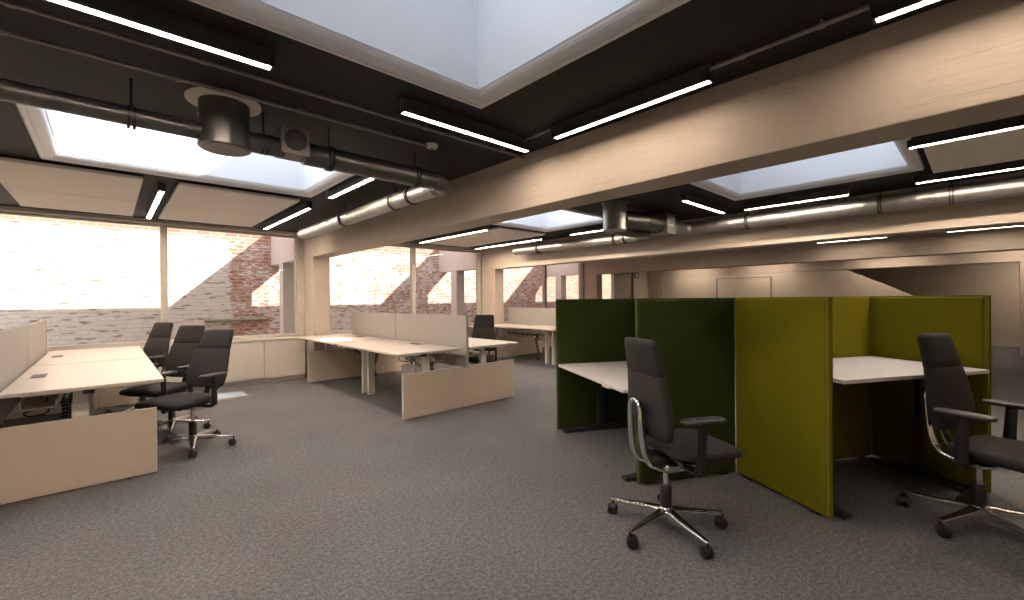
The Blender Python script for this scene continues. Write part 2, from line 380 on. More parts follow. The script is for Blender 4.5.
# ------------------------------------------------------------------ acoustic rafts under the ceiling
def raft(x0, x1, y0, y1, label):
    t = thing('acoustic_panel', label, 'ceiling panel', ((x0 + x1) / 2, (y0 + y1) / 2, ZC), group='acoustic ceiling panels')
    hx, hy = (x1 - x0) / 2, (y1 - y0) / 2
    B(-hx, hx, -hy, hy, -.05, -.02).build('panel', 'raft', t, bevel=.004)
    for sx in (-1, 1):
        for sy in (-1, 1): MB().cyl((sx * (hx - .15), sy * (hy - .15), -.022), (sx * (hx - .15), sy * (hy - .15), .0), .012, 8).build('hanger', 'metal', t)
raft(-.72, .25, 5.22, 6.365, 'beige acoustic ceiling panel left of the slot light, beside the skylight')
raft(-.72, .25, 6.38, 7.50, 'beige acoustic ceiling panel left of the slot light, next to the big window')
raft(.51, 1.60, 5.22, 6.365, 'beige acoustic ceiling panel right of the slot light, beside the skylight')
raft(.51, 1.60, 6.38, 7.50, 'beige acoustic ceiling panel right of the slot light, next to the window')
raft(4.56, 5.66, 5.22, 6.365, 'beige ceiling panel between two long lights beyond the first beam, skylight side')
raft(4.56, 5.66, 6.38, 7.50, 'beige ceiling panel between two long lights beyond the first beam, window side')
raft(4.58, 5.62, -.80, .30, 'beige ceiling panel at the right between two light strips beyond the beam')

# ------------------------------------------------------------------ lamps
def lamp(x, y, L, axis, label, z=2.40, m='led'):
    t = thing('ceiling_light', label, 'ceiling light', (x, y, ZC), 0 if axis == 'x' else PI / 2, group='linear ceiling lights')
    h = L / 2; d = z - ZC
    MB().box(-h - .012, h + .012, -.030, .030, d + .012, 0).box(-h - .012, h + .012, -.030, -.0185, d - .002, d + .02).box(-h - .012, h + .012, .0185, .030, d - .002, d + .02).box(-h - .012, -h, -.03, .03, d - .002, d + .02).box(h, h + .012, -.03, .03, d - .002, d + .02).build('housing', 'housing', t)
    B(-h, h, -.0185, .0185, d, d + .012).build('diffuser', m, t)
lamp(.06, 2.27, 1.02, 'x', 'long ceiling light at the upper left edge beside the large skylight')
lamp(1.785, 2.295, 1.02, 'x', 'ceiling light under the corner of the large skylight, left of the beam', m='led_mid')
lamp(2.255, 1.455, 1.04, 'y', 'ceiling light along the top of the big beam, middle of the picture', m='led_soft')
lamp(2.26, -.24, 1.04, 'y', 'ceiling light along the beam cut off by the top edge', m='led_soft')
lamp(.40, 6.42, 1.86, 'y', 'ceiling light in the dark slot between beige panels by the window')
lamp(1.755, 6.37, 1.95, 'y', 'ceiling light above the right end of the big window beside the duct')
lamp(1.75, 4.22, 1.0, 'y', 'short ceiling light beside the right edge of the bright left skylight')
lamp(4.39, 6.30, 2.0, 'y', 'long ceiling light beyond the first beam, left of the middle beige panel')
lamp(5.85, 6.47, 1.96, 'y', 'long ceiling light beside the shiny duct over the middle windows')
lamp(5.84, 4.32, .95, 'y', 'ceiling light partly behind the shiny round duct casing')
lamp(5.35, 2.29, 1.12, 'x', 'ceiling light just above the duct elbow under the bluish skylight corner')
lamp(5.90, 1.50, 1.04, 'y', 'ceiling light between the bluish skylight and the long duct')
lamp(4.40, -.16, 1.04, 'y', 'ceiling light at the right edge above the beige panel')
lamp(5.83, -.09, 1.04, 'y', 'ceiling light at the right edge between beige panel and duct')
lamp(9.92, 1.62, 1.01, 'y', 'thin ceiling light glimpsed under the second beam, left one of two', 2.318, 'led_soft')
lamp(9.92, -.13, 1.0, 'y', 'thin ceiling light glimpsed under the second beam at the right edge', 2.318, 'led_soft')
for y in (6.3, 4.2, 1.5, -.6):
    lamp(13.6, y, 1.04, 'y', 'ceiling light in front of the far partition wall, hidden by beams', m='led_far')
for y in (-1.2,):
    lamp(15.6, y, 1.04, 'y', 'added unseen light over the far recess, hidden behind the last beam')  # unseen lamp added to brighten the recess past the last beam
lamp(.40, -1.40, 1.04, 'y', 'added fill light behind the camera, out of frame')  # fill lamp added behind the camera to lift the ambient light
lamp(-1.25, 4.60, 1.04, 'y', 'added fill light over the left bench, out of frame')  # extra lamp, never in view, added for more light on the left
lamp(-1.25, 2.27, 1.02, 'x', 'added fill light left of the large skylight, out of frame')  # another added lamp out of view, evens out the room light
lamp(8.6, 4.2, 1.04, 'y', 'added fill light in the third bay, hidden behind the second beam')  # hidden lamp added as ambient fill for this bay

# ------------------------------------------------------------------ conduits, detector
def conduit(a, b, label, ends=True):
    a, b = Vector(a), Vector(b); t = thing('conduit', label, 'conduit', a, group='ceiling conduits'); L = (b - a); n = L.normalized()
    MB().cyl((0, 0, 0), L, .010, 10).build('pipe', 'cond', t)
    k = max(2, int(L.length / .55))
    for i in range(k):
        p = L * ((i + .5) / k); MB().cyl(p - n * .012, p + n * .012, .014, 10).cyl(p, p + Vector((0, 0, ZC - a.z)), .006, 6).build('clip', 'cond', t)
conduit((-1.8, 2.53, 2.455), (2.495, 2.53, 2.455), 'thin grey conduit on the black ceiling running to the beam')
conduit((-1.8, 2.81, 2.455), (1.76, 2.81, 2.455), 'thin grey conduit on the black ceiling ending at the smoke detector')
conduit((2.24, .30, 2.455), (2.24, .93, 2.455), 'short grey conduit linking two ceiling lights along the beam top')
conduit((2.22, 2.0, 2.455), (2.22, 2.46, 2.455), 'very short conduit at the beam near the large skylight corner')
t = thing('smoke_detector', 'round white smoke detector at the end of a ceiling conduit', 'smoke detector', (1.80, 2.81, ZC))
MB().lathe([(.030, 0), (.045, -.004), (.046, -.022), (.038, -.034), (.010, -.038)], (0, 0, 0), 24).build('body', 'sign_white', t)
MB().lathe([(.016, -.036), (.014, -.044), (.004, -.046)], (0, 0, 0), 16).build('sensor_cap', 'metal', t)

# ------------------------------------------------------------------ ducts
def arc(c, r, a0, a1, u, v, n=10):
    c = Vector(c); u = Vector(u); v = Vector(v)
    return [c + u * r * math.cos(a0 + (a1 - a0) * i / n) + v * r * math.sin(a0 + (a1 - a0) * i / n) for i in range(n + 1)]
def spiral_pipe(a, b, r, n=24, pitch=.14, seam=.0012):
    """straight pipe with raised lock seams"""
    a, b = Vector(a), Vector(b); d = (b - a); L = d.length; d.normalize(); pts = [a]; rs = [r]; k = max(1, int(L / pitch))
    for i in range(1, k):
        q = L * i / k
        for off, rr in ((-.006, r), (0, r + seam), (.006, r)): pts.append(a + d * (q + off)); rs.append(rr)
    pts.append(b); rs.append(r)
    return pts, rs
def pipe(mb, a, b, r): p, rs = spiral_pipe(a, b, r); return mb.tube(p, rs, 24)
def clamp(parent, p, axis, r, hang=True, m='clamp'):
    p = Vector(p); ax = Vector(axis); mb = MB()
    for s_ in (-.012, .012): mb.cyl(p + ax * (s_ - .006), p + ax * (s_ + .006), r + .009, 24)
    if hang: mb.cyl(p + Vector((0, 0, r)), (p.x, p.y, 0), .006, 8)
    mb.build('clamp', m, parent)

Y1, ZD = 3.03, 2.275
D1 = thing('ventilation_duct', 'dark metal duct crossing in front of the bright left skylight, turning along the beam', 'duct', (0, Y1, ZC))
off = Vector((0, -Y1, -ZC)); P = lambda x, y, z: Vector((x, y, z)) + off
pipe(MB(), P(-1.89, Y1, 2.28), P(.44, Y1, 2.28), .048).build('narrow_pipe', 'galv_dark', D1)
pipe(MB(), P(.60, Y1, 2.28), P(.83, Y1, 2.28), .062).build('narrow_pipe', 'galv_dark', D1)
q = MB().box(.800, .960, Y1 - .085, Y1 + .085, 2.235, 2.405).build('damper_box', 'galv_dark', D1, bevel=.004); q.location = off
q2 = MB().lathe([(.066, 0), (.066, -.006), (.058, -.006), (.056, -.002)], (.880, Y1 - .089, 2.32), 32, 'y').build('damper_disc', 'galv_dark', q)
MB().box(.797, .963, Y1 - .089, Y1 - .085, 2.232, 2.408).build('face_plate', 'cond', q)
pipe(MB(), P(.95, Y1, ZD), P(1.98, Y1, ZD), .073).build('main_pipe', 'galv_dark', D1)
RB = .12; XB = 2.10
el = arc(P(XB - RB, Y1 + RB, ZD), RB, -PI / 2, 0, (1, 0, 0), (0, 1, 0), 10)
MB().tube([P(1.95, Y1, ZD)] + el + [P(XB, Y1 + RB + .06, ZD)], .080, 24).build('elbow', 'galv_dark', D1)
BRZ = 2.315
pipe(MB(), P(XB, Y1 + RB + .03, ZD), P(XB, 3.9, ZD + .01), .074).build('branch_pipe', 'galv', D1)
pipe(MB(), P(XB, 3.9, ZD + .01), P(XB + .02, 6.75, ZD + .015), .080).build('branch_pipe', 'galv', D1)
MB().lathe([(.084, 0), (.084, .03), (.07, .034), (.02, .03)], P(XB + .02, 6.74, ZD + .015), 24, 'y').build('end_cap', 'galv', D1)
for x in (.10, .72, 1.12, 1.78): clamp(D1, P(x, Y1, ZD), (1, 0, 0), .05 if x < .8 else .075)
for y in (3.62, 3.95, 5.2): clamp(D1, P(XB, y, ZD + .01), (0, 1, 0), .078)

def plenum(x, y, r, zb, rc, m, mc, label):
    t = thing('exhaust_casing', label, 'vent', (x, y, ZC)); h = zb - ZC
    MB().lathe([(r, -.004), (r, h * .35), (r + .004, h * .36), (r, h * .37), (r, h + .03), (r + .006, h + .028), (r + .006, h + .006), (r - .004, h)], (0, 0, 0), 40).build('drum', m, t)
    MB().lathe([(r - .006, h + .002), (r - .012, h - .004), (.01, h - .004)], (0, 0, 0), 40).build('bottom_plate', 'cond' if m == 'galv_dark' else 'galv', t)
    MB().lathe([(rc, 0), (rc, -.010), (rc - .02, -.014), (r - .01, -.014)], (0, 0, 0), 48).build('collar', mc, t)
plenum(.515, Y1, .128, 2.20, .190, 'galv_dark', 'raft', 'dark round vent drum with pale collar hanging in front of the left skylight')
plenum(4.60, 3.08, .140, 2.135, .16, 'galv', 'galv', 'shiny round vent drum hanging just past the big beam')

D2 = thing('ventilation_duct', 'shiny metal duct with a boxed damper running along the second beam', 'duct', (5.5, 3.0, ZC))
off = Vector((-5.5, -3.0, -ZC))
MX = 6.22; MY = 2.98; MZ = 2.305
MB().tube([P(4.70, 3.06, 2.285), P(4.95, 3.03, 2.295), P(5.15, MY, MZ)], .112, 24).build('spigot', 'galv_dark', D2)
pipe(MB(), P(5.10, MY, MZ), P(5.52, MY, MZ), .112).build('main_pipe', 'galv_dark', D2)
bx = B(5.50, 5.74, MY - .13, MY + .13, 2.17, 2.44).build('damper_box', 'galv', D2, bevel=.006); bx.location = off
lb = B(5.5300, 5.6600, MY - .135, MY - .130, 2.2700, 2.4000).build('label_plate', 'sign_white', bx)
mb = MB()
mb.box(5.5480, 5.5580, MY - .137, MY - .135, 2.2950, 2.3750).box(5.5780, 5.5880, MY - .137, MY - .135, 2.2950, 2.3750)
mb.add([(5.5580, MY - .137, 2.3750), (5.5660, MY - .137, 2.3750), (5.5780, MY - .137, 2.2950), (5.5700, MY - .137, 2.2950)], [(0, 1, 2, 3)])
mb.add([(5.6000, MY - .137, 2.3400), (5.6450, MY - .137, 2.3400), (5.6225, MY - .137, 2.3800)], [(0, 1, 2)])
mb.box(5.6170, 5.6280, MY - .137, MY - .135, 2.2950, 2.3400)
mb.build('label_print', 'plastic', lb)
MB().tube([P(5.73, MY, MZ), P(5.88, MY - .02, MZ)], [.112, .092], 24).build('reducer', 'galv', D2)
el = arc(P(MX - .16, MY - .02 - .16, MZ), .16, PI / 2, 0, (1, 0, 0), (0, 1, 0), 10)
MB().tube([P(5.87, MY - .02, MZ)] + el + [P(MX, 2.70, MZ)], .095, 24).build('elbow', 'galv', D2)
pipe(MB(), P(MX, 2.74, MZ), P(MX, -2.55, MZ), .091).build('branch_pipe', 'galv', D2)
MB().tube([P(4.72, 3.12, 2.20), P(5.0, 3.22, 2.20), P(5.4, 3.28, 2.225), P(5.75, 3.32, 2.26), P(6.02, 3.40, 2.28), P(6.17, 3.53, 2.285), P(6.21, 3.72, 2.285)], .080, 24).build('elbow', 'galv_dark', D2)
pipe(MB(), P(6.21, 3.68, 2.285), P(6.21, 6.55, 2.305), .081).build('branch_pipe', 'galv', D2)
MB().lathe([(.087, 0), (.087, .03), (.07, .034), (.02, .03)], P(6.21, 6.54, 2.305), 24, 'y').build('end_cap', 'galv', D2)
for y in (2.1, .75, .2, -.9): clamp(D2, P(MX, y, MZ), (0, 1, 0), .095)
for y in (3.95, 4.15, 5.9): clamp(D2, P(6.21, y, 2.288), (0, 1, 0), .084)

# ------------------------------------------------------------------ cabinets and sill under the windows
CX = [2.46 - .625 * k for k in range(7)]
names = ['cream window cabinet at the column, last of the row', 'cream window cabinet one in from the column', 'cream window cabinet behind the black chairs',
         'cream window cabinet behind the rearmost black chair', 'cream window cabinet behind the far left desk', 'cream window cabinet at the left beside the divider screen']
for k in range(6):
    x1, x0 = CX[k] - .002, CX[k + 1] + .002
    t = thing('cabinet', names[k], 'cabinet', ((x0 + x1) / 2, 8.02, 0), group='low cabinets under the window'); h = (x1 - x0) / 2
    B(-h, h, -.18, .02, .07, .675).build('body', 'cream', t)
    B(-h + .002, h - .002, -.20, -.18, .075, .668).build('door', 'white_paint', t, bevel=.002)
    B(-h, h, -.14, .02, .0, .07).build('plinth', 'white_paint', t)
s_ = B(XL + .02, 2.47, 7.80, YW - .055, .678, .703).build('window_sill', 'white_paint', bevel=.004); tag(s_, 'long pale window sill board on top of the cabinets', 'window sill')
s_ = B(2.79, 6.43, 7.84, YW - .055, .678, .703).build('window_sill', 'white_paint', bevel=.004); tag(s_, 'pale window sill board behind the middle desk bench', 'window sill')
s_ = B(6.74, 10.28, 7.84, YW - .055, .678, .703).build('window_sill', 'white_paint', bevel=.004); tag(s_, 'pale window sill board behind the farthest desk bench', 'window sill')
t = thing('exit_sign', 'small dark red exit sign high on the far wall by the window', 'sign', (13.30, YW - .03, 2.08))
B(-.13, .13, -.03, 0, -.09, .09).build('case', 'red', t, bevel=.004)
mb = MB()
mb.box(-.085, -.045, -.034, -.03, -.055, .06).box(-.015, .02, -.034, -.03, -.055, .06).box(.05, .085, -.034, -.03, -.055, .02)
mb.build('pictogram', 'sign_white', t)
t = tag(MB().cyl((13.02, YW - .07, 0), (13.02, YW - .07, 2.48), .035, 16).build('riser_pipe', 'metal'), 'dark vertical pipe on the far wall right of the last window', 'pipe')

# ------------------------------------------------------------------ desks
def cable_path(x0, y0, z0, seed, n=7, sx=.1, sy=.3):
    r = random.Random(seed); pts = [(x0, y0, z0)]
    for i in range(1, n): pts.append((x0 + r.uniform(-sx, sx), y0 + sy * i / n * r.choice((1, 1, .6)), z0 - r.uniform(.0, .22) * math.sin(PI * i / n)))
    # smooth
    out = []
    for i in range(len(pts) - 1):
        p0 = Vector(pts[max(0, i - 1)]); p1 = Vector(pts[i]); p2 = Vector(pts[i + 1]); p3 = Vector(pts[min(len(pts) - 1, i + 2)])
        for k in range(5):
            t = k / 5; out.append(.5 * ((2 * p1) + (p2 - p0) * t + (2 * p0 - 5 * p1 + 4 * p2 - p3) * t * t + (3 * p1 - p0 - 3 * p2 + p3) * t ** 3))
    out.append(Vector(pts[-1])); return out
DW, DL, DZ = .81, 1.70, .74
def make_desk(seed=1):
    """origin under the middle; user side at -x, grommet near +x; long side along y"""
    t = empty('desk')
    B(-DW / 2, DW / 2, -DL / 2, DL / 2, DZ - .025, DZ).build('desktop', 'desk', t, bevel=.004)
    g = B(.255, .335, -.12, .10, DZ - .001, DZ + .003).build('cable_flap', 'darkmetal', t, bevel=.001)
    for y in (-DL / 2 + .26, DL / 2 - .13):
        MB().box(0, .09, -.025, .025, .006, .60).box(.007, .083, -.019, .019, .58, DZ - .055).build('leg', 'desk_edge', t, bevel=.004, loc=(0, y, 0))
        MB().box(-.33, .33, -.025, .025, DZ - .06, DZ - .026).build('support_arm', 'desk_edge', t, bevel=.003, loc=(0, y, 0))
    MB().box(-.03, .03, -DL / 2 + .15, DL / 2 - .15, DZ - .075, DZ - .035).build('crossbeam', 'darkmetal', t, bevel=.003)
    MB().box(.16, .34, -.6, .6, DZ - .16, DZ - .150).box(.16, .17, -.6, .6, DZ - .16, DZ - .10).box(.33, .34, -.6, .6, DZ - .16, DZ - .10).build('cable_tray', 'desk_edge', t, bevel=.002)
    for k in range(4): MB().tube(cable_path(.2 + .03 * k, -.62 + .25 * k, DZ - .12, seed * 10 + k), .006, 6).build('cable', 'cable', t)
    # flexible cable spine down to the floor
    mb = MB()
    for k in range(20):
        z = .02 + k * .031; x = .20 + .03 * math.sin(k * .4)
        mb.box(x - .022, x + .022, -.382, -.338, z, z + .022)
    mb.build('cable_spine', 'plastic', t, bevel=.004)
    MB().box(-DW / 2 + .02, -DW / 2 + .045, .3, .42, DZ - .045, DZ - .025).build('height_control', 'plastic', t, bevel=.003)
    return t
desk0 = make_desk(); first = [True]
def place_desk(x, y, rz, label):
    o = desk0 if first[0] else copy_tree(desk0)
    first[0] = False
    o.location = (x, y, 0); o.rotation_euler = (0, 0, rz); tag(o, label, 'desk', 'height adjustable bench desks')
    near = y == YN; flip = (-1 if near else 1) * (1 if rz == 0 else -1)      # the wide overhang is at the bench end
    ends = {-1: (-DL / 2 + .215, DL / 2 - .075), 1: (-DL / 2 + .075, DL / 2 - .215)}[flip]
    for nm in ('leg', 'support_arm'):
        for c, yy in zip([c for c in o.children if c.name.split('.')[0] == nm], ends): c.location.y = yy
YN, YF = 4.14 + DL / 2, 5.87 + DL / 2
place_desk(-.505 + DW / 2, YN, PI, 'nearest left desk, cream top with flap, in front of three black chairs')
place_desk(-.505 + DW / 2, YF, PI, 'second left desk beyond the seam, next to the big window')
place_desk(-.595 - DW / 2, YN, 0, 'near desk hidden behind the left divider screens, out at the frame edge')
place_desk(-.595 - DW / 2, YF, 0, 'window-side desk hidden behind the left divider screens')
place_desk(2.22 + DW / 2, YN, 0, 'middle bench near desk with white top, left of the screens')
place_desk(2.22 + DW / 2, YF, 0, 'middle bench window-side desk with sunlit corner, left of the screens')
place_desk(3.155 + DW / 2, YN, PI, 'middle bench near desk right of the screens, with one black chair')
place_desk(3.155 + DW / 2, YF, PI, 'middle bench window-side desk hidden behind the screens')
place_desk(6.02 + DW / 2, YF, 0, 'farthest bench window-side desk, white top left of its screen')
place_desk(6.02 + DW / 2, YN, 0, 'farthest bench near desk, mostly behind the dark green partition')

def screen(x, y0, y1, z0, z1, label):
    t = thing('divider_screen', label, 'divider screen', (x, (y0 + y1) / 2, z0), group='desk divider screens'); h = (y1 - y0) / 2; H_ = z1 - z0
    B(-.018, .018, -h, h, 0, H_).build('panel', 'screen', t, bevel=.008, seg=3)
    for y in (-h * .6, h * .6): B(-.026, .026, y - .03, y + .03, .0, .10).build('bracket', 'metal', t, bevel=.003)
for x, side in ((-.55, 'left bench'), (3.122, 'middle bench'), (6.875, 'farthest bench')):
    if side != 'farthest bench':
        screen(x, 4.145, 5.855, .50, 1.115, {'left bench': 'beige felt divider screen on the left bench, at the left frame edge', 'middle bench': 'beige felt divider screen on the middle bench, the nearer one'}[side])
    screen(x, 5.875, 7.42 if x == 3.122 else 7.57, .50, 1.115, {'left bench': 'beige felt divider screen on the left bench, nearer the window', 'middle bench': 'beige felt divider screen on the middle bench, the farther one', 'farthest bench': 'beige felt divider screen on the farthest bench beside the green partition'}[side])

def low_panel(x0, x1, y, label):
    t = thing('modesty_panel', label, 'low panel', ((x0 + x1) / 2, y, 0), group='low end panels of the benches'); h = (x1 - x0) / 2
    B(-h, h, -.013, .013, .012, .50).build('board', 'cream', t, bevel=.002)
    mb = MB()
    for s1 in (-1, 1): mb.box(s1 * h - .0012, s1 * h + .0012, -.0132, .0132, .012, .50)
    mb.box(-h, h, -.0132, .0132, .4985, .5012)
    mb.build('edge_band', 'desk_edge', t)
    for s1 in (-.8, 0, .8): MB().lathe([(.016, 0), (.016, .012)], (s1 * h, 0, 0), 10).build('foot', 'plastic', t)
low_panel(-1.37, .27, 4.315, 'cream low end panel at lower left in front of the left bench')
low_panel(-1.37, .27, 7.44, 'cream low end panel at the window end of the left bench')
low_panel(2.33, 3.965, 4.265, 'cream low end panel in front of the middle bench')
low_panel(2.33, 3.965, 7.30, 'cream low end panel at the window end of the middle bench')
low_panel(6.08, 7.75, 7.30, 'cream low end panel at the window end of the farthest bench')

# ------------------------------------------------------------------ booths
A = math.radians(-28.3)
e1 = Vector((math.cos(A), math.sin(A), 0)); e2 = Vector((-math.sin(A), math.cos(A), 0))
HP = 1.295
def partition(p, d, L, m, me, label, t=.045):
    """felt partition from floor point p along unit direction d"""
    c = p + d * L / 2; o = thing('partition', label, 'partition', (c.x, c.y, 0), math.atan2(d.y, d.x), group='felt booth partitions'); h = L / 2
    B(-h + .012, h - .012, -t / 2, t / 2, .015, HP - .006).build('felt_panel', m, o, bevel=.010, seg=3)
    MB().box(-h, -h + .014, -t / 2 + .006, t / 2 - .006, .012, HP).box(h - .014, h, -t / 2 + .006, t / 2 - .006, .012, HP).box(-h, h, -t / 2 + .006, t / 2 - .006, HP - .012, HP).build('edge_piping', me, o, bevel=.004)
    for x in (-h + .1, h - .1): B(x - .03, x + .03, -t / 2 + .008, t / 2 - .008, 0, .016).build('foot', 'plastic', o)
J = Vector((3.41, 1.262, 0))                      # where the green and the olive screens meet
W1 = 1.345
partition(J - e1 * .80, e1, .80, 'green', 'green_edge', 'dark green partition directly behind the front black chair')
PB = J + e2 * W1
partition(PB - e1 * .895, e1, .895, 'green', 'green_edge', 'dark green partition at the far side of the first booth')
partition(J + e2 * .03 - e1 * .0, e2, W1 - .06, 'green', 'green_edge', 'dark green back partition of the first booth, behind its desk')
OJ = J + e1 * .012 - e2 * .03
partition(OJ - e2 * .715, e2, .715, 'olive', 'olive_edge', 'olive partition facing the camera between the two front chairs')
W2 = 1.25
partition(OJ + e1 * .025, e1, W2, 'olive', 'olive_edge', 'olive back partition of the second booth, narrow strip above its desk')
partition(OJ + e1 * (W2 + .04) - e2 * .735, e2, .72, 'olive', 'olive_edge', 'olive side partition behind the right-hand black chair')

def booth_desk(p, ux, uy, L, D, z, label, foot):
    """p: front-left corner, ux along the front edge, uy to the back"""
    c = p + ux * L / 2 + uy * D / 2
    o = thing('desk', label, 'desk', (c.x, c.y, 0), math.atan2(ux.y, ux.x), group='desks in the felt booths'); l, d = L / 2, D / 2
    B(-l, l, -d, d, z - .025, z).build('desktop', 'desk_white', o, bevel=.004)
    B(-.10, .06, d - .11, d - .03, z - .001, z + .003).build('cable_flap', 'plastic', o, bevel=.001)
    for x in (-l + .055, l - .055):
        MB().box(x - .018, x + .018, -.028, .028, .04, .42).box(x - .013, x + .013, -.022, .022, .42, z - .05).build('leg', foot, o, bevel=.003)
        MB().prism([(-d + .03, 0), (-d + .03, .022), (-.06, .045), (.06, .045), (d - .05, .022), (d - .05, 0)], 'x', x - .035, x + .035).build('foot', foot, o, bevel=.003)
        B(x - .03, x + .03, -d + .08, d - .08, z - .055, z - .026).build('support_arm', foot, o, bevel=.003)
    B(-l + .12, l - .12, -.03, .03, z - .08, z - .04).build('crossbeam', foot, o, bevel=.003)
    MB().box(l * .45, l * .45 + .11, -d + .01, -d + .05, z - .043, z - .025).build('height_control', 'sign_white', o, bevel=.003)
    return o
# first booth: opens towards -e1, so the front edge runs along e2
BD = PB - e2 * .03 - e1 * .89
booth_desk(BD, -e2, e1, W1 - .065, .84, .66, 'white lowered desk inside the dark green booth', 'darkmetal')
BD2 = OJ + e1 * .05 - e2 * .76
booth_desk(BD2, e1, e2, W2 - .05, .73, .82, 'white raised desk inside the olive booth', 'darkmetal')

# ------------------------------------------------------------------ chairs
def make_chair():
    """faces +x; origin on the floor under the column"""
    t = empty('office_chair')
    for k in range(5):
        a = math.radians(72 * k) ; c, s_ = math.cos(a), math.sin(a)
        ring = []
        for r, w, z0, z1 in ((.02, .030, .072, .118), (.10, .026, .076, .110), (.22, .020, .080, .098), (.315, .015, .080, .092), (.325, .010, .082, .090)):
            ring.append([Vector((r * c - y * s_, r * s_ + y * c, z)) for y, z in ((-w, z0), (w, z0), (w, z1 - .006), (w * .6, z1), (-w * .6, z1), (-w, z1 - .006))])
        lg = MB().loft(ring, False).build('leg', 'chrome', t, bevel=.002)
        # twin-wheel caster hanging under the leg tip
        cx, cy = .318 * c, .318 * s_; ca = a + 1.1 + .6 * k; u = Vector((math.cos(ca), math.sin(ca), 0)); n = Vector((-u.y, u.x, 0)); cc = Vector((cx, cy, 0)) + u * .012
        mb = MB()
        for s1 in (-1, 1):
            q = cc + n * s1 * .017
            mb.tube([q + n * s1 * -.010 + Vector((0, 0, .030)), q - n * s1 * .006 + Vector((0, 0, .030)), q + n * s1 * .006 + Vector((0, 0, .030)), q + n * s1 * .010 + Vector((0, 0, .030))], [.024, .030, .030, .022], 20)
        mb.tube([cc - n * .012 + Vector((0, 0, .034)), cc + n * .012 + Vector((0, 0, .034))], .024, 16)
        mb.cyl((cx, cy, .05), (cx, cy, .084), .008, 10)
        mb.build('caster', 'plastic', lg)
    MB().lathe([(.012, .045), (.022, .05), (.034, .075), (.036, .118), (.030, .124), (.010, .124)], (0, 0, 0), 24).build('hub', 'chrome', t)
    MB().lathe([(.026, .12), (.032, .125), (.032, .235), (.026, .245), (.016, .246)], (0, 0, 0), 20).build('column_sleeve', 'plastic', t)
    MB().lathe([(.016, .24), (.016, .385)], (0, 0, 0), 18).build('gas_column', 'chrome', t)
    # tilt mechanism
    MB().box(-.10, .13, -.075, .075, .375, .425).build('mechanism', 'plastic', t, bevel=.012, seg=3)
    MB().box(-.06, .04, -.095, .095, .350, .395).build('mechanism_cover', 'chrome', t, bevel=.016, seg=3)
    MB().tube([(.04, -.08, .385), (.04, -.20, .385), (.045, -.235, .383)], [.007, .007, .011], 8).build('lever', 'plastic', t)
    # spine: chrome arm from under the seat, sweeping back and up as a closed loop with a dark disc
    def arm(y):
        return [Vector((.13, y * 1.25, .378)), Vector((.05, y * 1.2, .358)), Vector((-.03, y * 1.1, .352)), Vector((-.09, y, .370)), Vector((-.135, y, .392)), Vector((-.163, y, .43)),
                Vector((-.178, y * .95, .48)), Vector((-.186, y * .9, .54)), Vector((-.190, y * .85, .61)), Vector((-.192, y * .8, .690))]
    mb = MB(); Lp = arm(.062); Rp = arm(-.062)
    top = [Vector((-.193, .050 * math.cos(PI * k / 8), .694 + .045 * math.sin(PI * k / 8))) for k in range(9)]
    pts = Lp + top[1:-1] + Rp[::-1]; n_ = len(pts)
    mb.tube(pts, [.0175 - .007 * math.exp(-((i - (n_ - 1) / 2) / 4.5) ** 2) for i in range(n_)], 12, flat=(1.2, .85))
    sp = mb.build('spine', 'chrome', t)
    MB().tube([(-.165, 0, .694), (-.196, 0, .696)], .040, 24).build('pivot_disc', 'plastic', sp)
    MB().tube([(-.05, 0, .385), (-.105, 0, .42), (-.135, 0, .49), (-.15, 0, .60)], .012, 10, flat=(2.4, .7)).build('inner_strut', 'plastic', sp)
    for s1 in (-1, 1): MB().lathe([(.004, -.012), (.020, -.012), (.024, -.004), (.024, .012), (.012, .016)], (.13, s1 * .085, .380), 16, 'y').build('joint_cap', 'chrome', sp)
    # backrest: padded shell with taper and lean, headrest on top
    def back_ring(z, w, th, x, n=28): return [Vector((x + px, py * .93, z)) for px, py in superellipse(n, th / 2, w / 2, 3.2)]
    def bx(z): return -.095 - .060 * ((z - .5) / .55) ** 1.2 + .012 * math.sin((z - .5) / .55 * PI)
    rings = []
    for z, w, th in ((.532, .30, .025), (.537, .36, .050), (.552, .405, .072), (.60, .428, .085), (.66, .434, .088), (.74, .416, .082), (.82, .390, .076), (.875, .370, .070), (.884, .364, .064), (.888, .35, .05)):
        rings.append(back_ring(z, w, th, bx(max(z, .5))))
    MB().loft(rings).build('backrest', 'chair', t)
    rings = []
    for z, w, th in ((.878, .350, .054), (.886, .368, .068), (.93, .357, .068), (.99, .342, .064), (1.047, .330, .060), (1.066, .317, .050), (1.074, .292, .034), (1.076, .25, .02)):
        rings.append(back_ring(z, w, th, bx(z)))
    MB().loft(rings).build('headrest', 'chair_head', t)
    # seat cushion
    rings = []
    for x, w, z0, z1 in ((-.062, .34, .456, .474), (-.054, .38, .446, .484), (-.03, .41, .438, .492), (.03, .44, .430, .494), (.12, .462, .426, .494), (.24, .462, .424, .494), (.315, .446, .424, .488), (.342, .41, .428, .476), (.352, .36, .436, .462)):
        rings.append([Vector((x, py, (z0 + z1) / 2 + pz)) for py, pz in superellipse(28, w / 2, (z1 - z0) / 2, 3.4)])
    MB().loft(rings).build('seat', 'chair', t)
    B(-.02, .30, -.18, .18, .410, .430).build('seat_shell', 'plastic', t, bevel=.012, seg=3)
